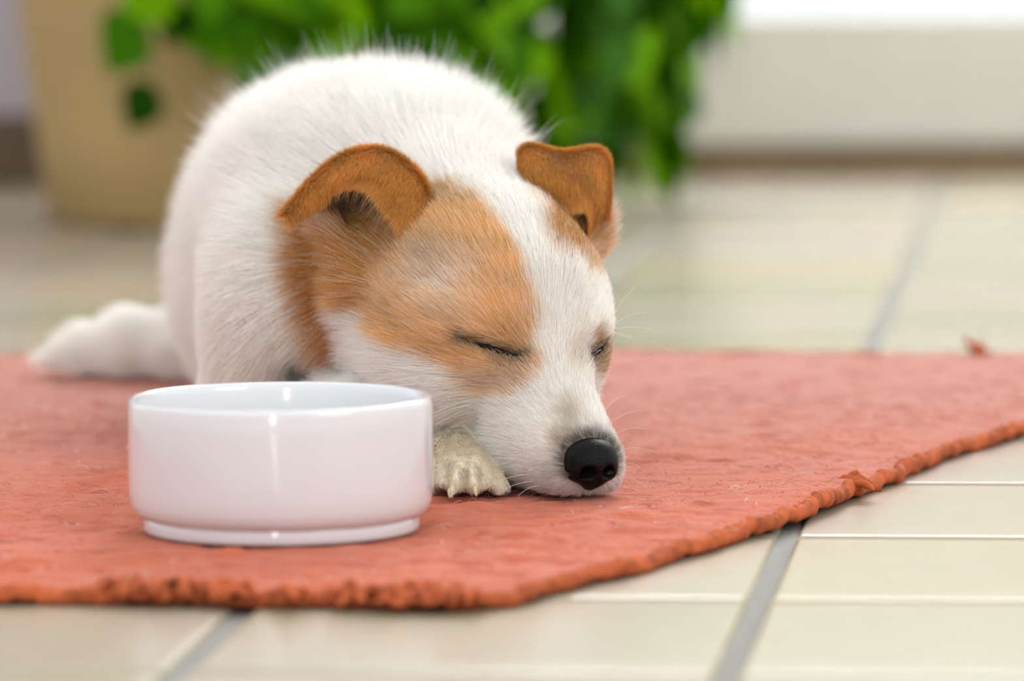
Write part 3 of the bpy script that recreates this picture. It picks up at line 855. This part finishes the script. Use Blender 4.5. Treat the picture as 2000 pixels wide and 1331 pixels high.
def body_fur():
    loc = (dv - HP) @ HM * 1000
    headv = (loc[:, 0] > -150) & (dv[:, 1] < 2.65) & (dv[:, 2] > 0.01)
    dens = np.where(headv, 3.6e6, 1.7e6)
    dens = np.where(dv[:, 1] > 2.86, 0.9e6, dens)
    dens = np.where(dv[:, 2] < RUG_TOP + 0.0042, 0, dens)
    P, Nn = sample_mesh(dv, df, dens)
    q = (P - HP) @ HM * 1000                       # head space, mm
    dn = ell(P, hw(-3, 0, 0), np.array([10.5, 12.8, 10.8]) * 0.001, HM)
    de = np.minimum(line_dist(P, EYE_L), line_dist(P, EYE_R))
    dg = np.minimum.reduce([line_dist(P, g) for g in GAPS])
    keep = (dn > -0.0006) & (de > 0.0004) & (dg > 0.0012)
    P, Nn, q, dn, de = P[keep], Nn[keep], q[keep], dn[keep], de[keep]
    head = np.clip((q[:, 0] + 245) / 105, 0, 1) ** 1.3
    leg = np.exp(-(np.maximum(0, P[:, 2] - 0.03) / 0.02) ** 2) * (P[:, 1] < 2.75) * (1 - head)
    tail = (P[:, 0] < -0.155) & (P[:, 1] > 3.0)
    paw = (line_dist(P, [at(870, 905, 2.555), at(905, 955, 2.515)]) < 0.026) & (line_dist(P, [hw(-60, -8, -14), hw(-10, -6, -8)]) > 0.022) & (P[:, 2] < 0.04)
    s = q[:, 0]
    lh = np.interp(s, [-160, -120, -85, -60, -35, -10, 5], [13, 11, 9, 7.5, 6, 4, 3]) * 0.001
    cheek = np.clip((np.abs(q[:, 1]) - 22) / 14, 0, 1) * np.clip((10 - q[:, 2]) / 18, 0, 1) * np.clip((-45 - s) / 30, 0, 1) * np.where(q[:, 1] > 0, 0.12, 1)
    slim = np.where((q[:, 1] > 18) & (s > -125) & (s < -40), 0.6, 1.0)
    lh = lh * slim + 0.011 * cheek
    lh *= np.clip(0.35 + de / 0.010, 0, 1)
    lb = 0.020 + 0.010 * np.clip((P[:, 2] - 0.11) / 0.05, 0, 1) * (0.6 + 0.8 * vnoise(P * 90, 41))
    lb = lb * (1 - 0.5 * leg)
    lb = lb * (1 - 0.45 * np.clip((0.125 - P[:, 2]) / 0.03, 0, 1) * (P[:, 1] < 2.80))
    lb = lb * np.clip(0.3 + np.linalg.norm(P - at(1085, 350, 2.66), axis=1) / 0.10, 0, 1)
    ln = lh * head + lb * (1 - head)
    ln = np.where(tail, 0.013, ln); ln = np.where(paw, np.where(P[:, 2] < 0.026, 0.0036, 0.006), ln)
    # growth direction
    fh = unit(P - hw(14, 0, 2)) + np.array([0, 0, -0.25]) * cheek[:, None]
    fb = unit(P - np.array([-0.03, 2.64, 0.105])) + np.array([0, 0.25, -0.35]) + np.array([0, 0, -0.9]) * np.clip((0.12 - P[:, 2]) / 0.05, 0, 1)[:, None]
    fl = fh * head[:, None] + fb * (1 - head)[:, None]
    fl[tail] = np.array([-1, 0, -0.15]); fl[paw] = np.array([0.15, -0.8, -0.5])
    lift = 0.28 * head + (1 - head) * np.interp(P[:, 2], [0.02, 0.08, 0.14], [0.22, 0.42, 0.66])
    lift = np.where(paw, 0.25, lift) + 0.10 * cheek
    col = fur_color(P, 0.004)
    pale = (rng.random(len(P)) < 0.16) & (q[:, 0] < -25)
    col[pale] = col[pale] * 0.35 + 0.65 * WHITE
    col *= (0.88 + 0.24 * rng.random(len(P)))[:, None]
    col = np.clip(col, 0, 0.96)
    rad = np.where(head > 0.5, 0.000085, 0.000105)
    clump = np.where(head > 0.5, 0.35, np.interp(P[:, 2], [0.09, 0.15], [0.20, 0.42]))
    strands('fur', P, Nn, fl, ln, lift, rad, col, body, K=6, clump=clump, cell=0.0045)
body_fur()
def long_hairs():
    dens = np.where((dv[:, 2] > 0.135) & (dv[:, 1] > 2.70), 7e4, 0)
    P, Nn = sample_mesh(dv, df, dens)
    fl = unit(P - np.array([-0.03, 2.64, 0.105])) + np.array([0, 0.2, 0])
    n = len(P)
    col = np.tile(WHITE, (n, 1))
    strands('guard_hair', P, Nn, fl, 0.026 + 0.022 * rng.random(n), np.full(n, 0.70), 0.00007, col, body, K=7, clump=0.5, cell=0.012, frizz=0.5, bend=0.2, droop=0.02)
    # whiskers and brow bristles: (root pixel), tip pixel, depth change of the tip
    W = [((1195, 640), (1262, 610), .01), ((1200, 644), (1290, 650), .012), ((1205, 650), (1320, 690), .012), ((1200, 655), (1262, 678), .0), ((1190, 632), (1240, 560), .01),
         ((1195, 830), (1262, 800), -.004), ((1202, 850), (1268, 838), -.004), ((1205, 880), (1290, 886), -.006), ((1208, 905), (1262, 922), -.006), ((1205, 930), (1272, 958), -.006), ((1190, 960), (1250, 975), -.006), ((1180, 810), (1225, 770), .0),
         ((985, 640), (962, 590), -.004), ((992, 636), (985, 585), -.004), ((1040, 925), (930, 962), -.012), ((1050, 940), (965, 985), -.014), ((1045, 905), (940, 900), -.014), ((1060, 950), (1010, 992), -.016), ((1036, 890), (960, 872), -.016)]
    vs, fs = [], []
    for (a, b, dy) in W:
        p = trace([a])[0]
        k = 0
        while p[1] > 2.62 and k < 12: k += 1; p = trace([(a[0] - 5 * k, a[1])])[0]
        if p[1] > 2.62: continue
        p = p + np.array([0, 0.001, 0]); e = at(b[0], b[1], p[1] + dy)
        e[2] = max(e[2], RUG_TOP + 0.004)
        mid = (p + e) / 2 + np.array([0, 0, 0.0016])
        v, f = tube(catmull([p, mid, e], 9), np.linspace(0.00013, 0.00004, 9), 4); o = len(vs)
        vs += list(v); fs += [tuple(i + o for i in t) for t in f]
    w = mesh_obj('whiskers', vs, fs, plain('pale_whisker', srgb(222, 205, 190), 0.5, 0.05, 50), body); w['kind'] = 'stuff'
long_hairs()

# ------------------------------------------------------------------ dog: ears
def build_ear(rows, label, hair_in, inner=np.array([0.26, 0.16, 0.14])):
    """rows: base line, back wall, ridge, flap, free edge; each a list of (x, y, Y)"""
    g = np.array([[at(*p) for p in r] for r in rows])
    g = np.stack([catmull(g[:, j], 29) for j in range(g.shape[1])], 1)
    g = np.stack([catmull(g[i], 41) for i in range(g.shape[0])], 0)
    nu, nv = g.shape[:2]
    du = np.gradient(g, axis=0); dvv = np.gradient(g, axis=1)
    n = np.cross(du, dvv); n /= np.linalg.norm(n, axis=2)[..., None] + 1e-12
    mid = g.mean((0, 1))
    if (n[nu // 2, nv // 2] @ (g[nu // 2, nv // 2] - mid)) < 0: n = -n
    th = 0.0011
    A, B = (g + n * th).reshape(-1, 3), (g - n * th).reshape(-1, 3)
    idx = np.arange(nu * nv).reshape(nu, nv)
    q = np.stack([idx[:-1, :-1], idx[1:, :-1], idx[1:, 1:], idx[:-1, 1:]], -1).reshape(-1, 4)
    # make the outer faces look outwards
    a = A[q[0]]; 
    fn = np.cross(A[q[:, 1]] - A[q[:, 0]], A[q[:, 2]] - A[q[:, 0]])
    if (fn * n.reshape(-1, 3)[q[:, 0]]).sum() < 0: q = q[:, ::-1]
    off = nu * nv
    rim = np.r_[idx[0, :-1], idx[:-1, -1], idx[-1, :0:-1], idx[:0:-1, 0]]
    side = np.stack([rim, np.roll(rim, -1), np.roll(rim, -1) + off, rim + off], 1)
    v = np.vstack([A, B]); f = np.vstack([q, q[:, ::-1] + off, side])
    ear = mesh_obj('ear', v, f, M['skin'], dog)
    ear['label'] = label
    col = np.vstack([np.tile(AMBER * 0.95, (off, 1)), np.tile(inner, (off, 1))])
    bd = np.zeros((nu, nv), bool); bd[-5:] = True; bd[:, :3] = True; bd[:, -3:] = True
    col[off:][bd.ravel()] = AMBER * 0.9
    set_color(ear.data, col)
    # fur: outside thick and flat, inside sparse
    R_ = np.repeat(np.linspace(0, 1, nu), nv)
    tipdir = (du / (np.linalg.norm(du, axis=2)[..., None] + 1e-12)).reshape(-1, 3)
    P, Nn = sample_mesh(A, q, np.full(off, 6.5e6))
    j = nearest(P, A)
    fl = tipdir[j] + 0.5 * (rng.random((len(P), 3)) - 0.5)
    c = AMBER[None] * (0.70 + 0.5 * vnoise(P * np.array([90, 90, 90]), 31) + 0.45 * rng.random(len(P)))[:, None] + np.array([0.06, 0.035, 0.01]) * rng.random(len(P))[:, None]
    ln = np.where(R_[j] > 0.8, 0.0040, 0.0058)
    strands('ear_fur', P, Nn, fl, ln, np.full(len(P), 0.27), 0.00009, np.clip(c, 0, 0.9), ear, K=5, clump=0.3, cell=0.003)
    P, Nn = sample_mesh(B, q[:, ::-1], np.full(off, hair_in))
    j = nearest(P, B)
    fl = tipdir[j] * 0.3 + np.array([-0.3, -0.6, -0.2]) + 0.5 * (rng.random((len(P), 3)) - 0.5)
    c = np.array([0.62, 0.42, 0.22]) * (0.6 + 0.6 * rng.random(len(P)))[:, None]
    strands('inner_ear_hair', P, Nn, fl, np.full(len(P), 0.009), np.full(len(P), 0.35), 0.00008, c, ear, K=5, clump=0.5, cell=0.005)
    return ear
def nearest(P, V):
    out = np.empty(len(P), int); V2 = (V * V).sum(1)
    for i in range(0, len(P), 4000):
        out[i:i + 4000] = np.argmin(V2[None] - 2 * P[i:i + 4000] @ V.T, 1)
    return out
EAR_L = [
 [(808, 505, 2.592), (778, 512, 2.606), (748, 516, 2.612), (716, 516, 2.612), (692, 512, 2.611), (680, 506, 2.610)],
 [(832, 450, 2.596), (795, 420, 2.618), (750, 400, 2.628), (705, 405, 2.628), (668, 412, 2.622), (648, 415, 2.614)],
 [(836, 400, 2.592), (812, 342, 2.604), (748, 300, 2.610), (676, 310, 2.610), (616, 356, 2.606), (560, 424, 2.601)],
 [(824, 425, 2.583), (790, 374, 2.589), (737, 330, 2.592), (672, 338, 2.593), (619, 379, 2.594), (560, 428, 2.598)],
 [(796, 472, 2.581), (758, 420, 2.584), (712, 368, 2.588), (664, 368, 2.592), (622, 399, 2.595), (561, 432, 2.599)]]
EAR_R = [
 [(1075, 412, 2.637), (1090, 428, 2.640), (1110, 438, 2.642), (1130, 448, 2.642), (1142, 458, 2.642), (1146, 470, 2.637)],
 [(1044, 362, 2.647), (1060, 345, 2.652), (1100, 352, 2.654), (1138, 362, 2.654), (1160, 402, 2.652), (1160, 442, 2.644)],
 [(1024, 330, 2.632), (1028, 290, 2.632), (1098, 303, 2.632), (1170, 298, 2.635), (1183, 350, 2.635), (1178, 430, 2.632)],
 [(1028, 346, 2.621), (1046, 338, 2.614), (1105, 356, 2.607), (1150, 347, 2.614), (1169, 377, 2.620), (1167, 432, 2.622)],
 [(1046, 372, 2.620), (1074, 388, 2.612), (1113, 408, 2.604), (1138, 402, 2.610), (1148, 430, 2.616), (1147, 460, 2.620)]]
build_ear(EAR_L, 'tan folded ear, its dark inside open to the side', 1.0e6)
build_ear(EAR_R, 'tan folded ear with its tip tipped forward', 0.1e6)

# ------------------------------------------------------------------ dog: nose, eyes, claws, whiskers
def nose_sdf(P):
    P = np.asarray(P, np.float32); q = ((P - HP) @ HM * 1060).astype(np.float32)   # mm
    d = ell(q, (-1, 0, 1.8), (10.5, 13.0, 9.6))
    d = smin(d, ell(q, (2, 0, -2), (8.5, 9.5, 8.0)), 4)
    d = smin(d, rcone(q, (4, 0, -4), (3.0, 0, -9.2), 4.6, 2.8), 4) - 0.4
    for s in (-1, 1):
        d = smin(d, ell(q, (1, s * 8.4, -1.8), (7.5, 4.6, 5.6)), 2)            # alar wings
        n = rcone(q, (9.6, s * 4.6, 0.8), (4.0, s * 5.8, 0.4), 2.9, 2.3)
        n = smin(n, rcone(q, (7.5, s * 6.4, -1.2), (2.0, s * 13.2, -4.2), 1.7, 1.0), 1.5)
        d = smax(d, -n, 1.8)
    g = rcone(q, (12.0, 0, -1.5), (8.2, 0, -13), 0.7, 0.9)
    d = smax(d, -g, 1.2)
    return d * 0.00094
nv_, nf_ = surface_nets(nose_sdf, HP - 0.019, HP + 0.019, 0.0006)
def nose_mat():
    m, nt, b = mat('wet_black_nose')
    b.inputs['Base Color'].default_value = (*srgb(12, 10, 10), 1)
    b.inputs['Roughness'].default_value = 0.38; b.inputs['Specular IOR Level'].default_value = 0.10
    tc = N(nt, 'ShaderNodeTexCoord'); vo = N(nt, 'ShaderNodeTexVoronoi'); vo.inputs['Scale'].default_value = 1100
    nt.links.new(tc.outputs['Object'], vo.inputs['Vector'])
    bp = N(nt, 'ShaderNodeBump'); bp.inputs['Strength'].default_value = 0.5; bp.inputs['Distance'].default_value = 0.0004; bp.invert = True
    nt.links.new(vo.outputs['Distance'], bp.inputs['Height']); nt.links.new(bp.outputs[0], b.inputs['Normal'])
    return m
mesh_obj('nose', nv_, nf_, nose_mat(), dog)['label'] = 'moist black nose pad'
M['lid'] = plain('dark_eyelid_skin', srgb(20, 13, 10), 0.7, 0.2, 300, 0, 0.2)
for sl, e in ((SLIT_L, EYE_L), (SLIT_R, EYE_R)):
    p = e + np.array([0, 0.0020, 0])
    rr = (0.0014 if sl is SLIT_L else 0.0011) * np.sin(np.linspace(0.25, 2.9, len(p)))
    v, f = tube(p, rr, 8)
    mesh_obj('eyelid', v, f, M['lid'], dog)['label'] = 'dark rim of the closed eye'
def lashes():
    vs, fs = [], []
    g = np.random.default_rng(9)
    for e, k0, k1, n in ((EYE_L, 5, 14, 26), (EYE_R, 3, 13, 12)):
        for k in range(n):
            i = g.integers(k0, k1); p = e[i] + g.normal(0, 0.0006, 3)
            d = np.array([g.normal(-0.1, 0.5), -0.75, -0.75 + 0.3 * g.random()]); d /= np.linalg.norm(d)
            L = 0.005 + 0.004 * g.random()
            v, f = tube(catmull([p, p + d * L * 0.5 + (0, 0, 0.0006), p + d * L + (0, 0.0015, -0.0012)], 6), np.linspace(0.00013, 0.00005, 6), 4); o = len(vs)
            vs += list(v); fs += [tuple(j + o for j in t) for t in f]
    w = mesh_obj('eyelashes', vs, fs, plain('eyelash', srgb(150, 120, 95), 0.5, 0.4, 400), dog); w['kind'] = 'stuff'
lashes()
M['claw'] = plain('pale_claw', srgb(188, 170, 134), 0.35, 0.15, 300)
for (x, y, Y), (x2, y2, Y2) in (((926, 950, 2.503), (930, 969, 2.495)), ((880, 955, 2.503), (878, 973, 2.496)), ((836, 958, 2.514), (832, 974, 2.508)), ((968, 960, 2.516), (972, 974, 2.510))):
    a, b = at(x, y, Y), at(x2, y2, Y2); b[2] = max(b[2], RUG_TOP + 0.002)
    v, f = tube(catmull([a, (a + b) / 2 + (0, -0.001, 0.0006), b], 6), [0.0013, 0.0014, 0.0013, 0.0011, 0.0008, 0.0004], 8)
    mesh_obj('claw', v, f, M['claw'], dog)
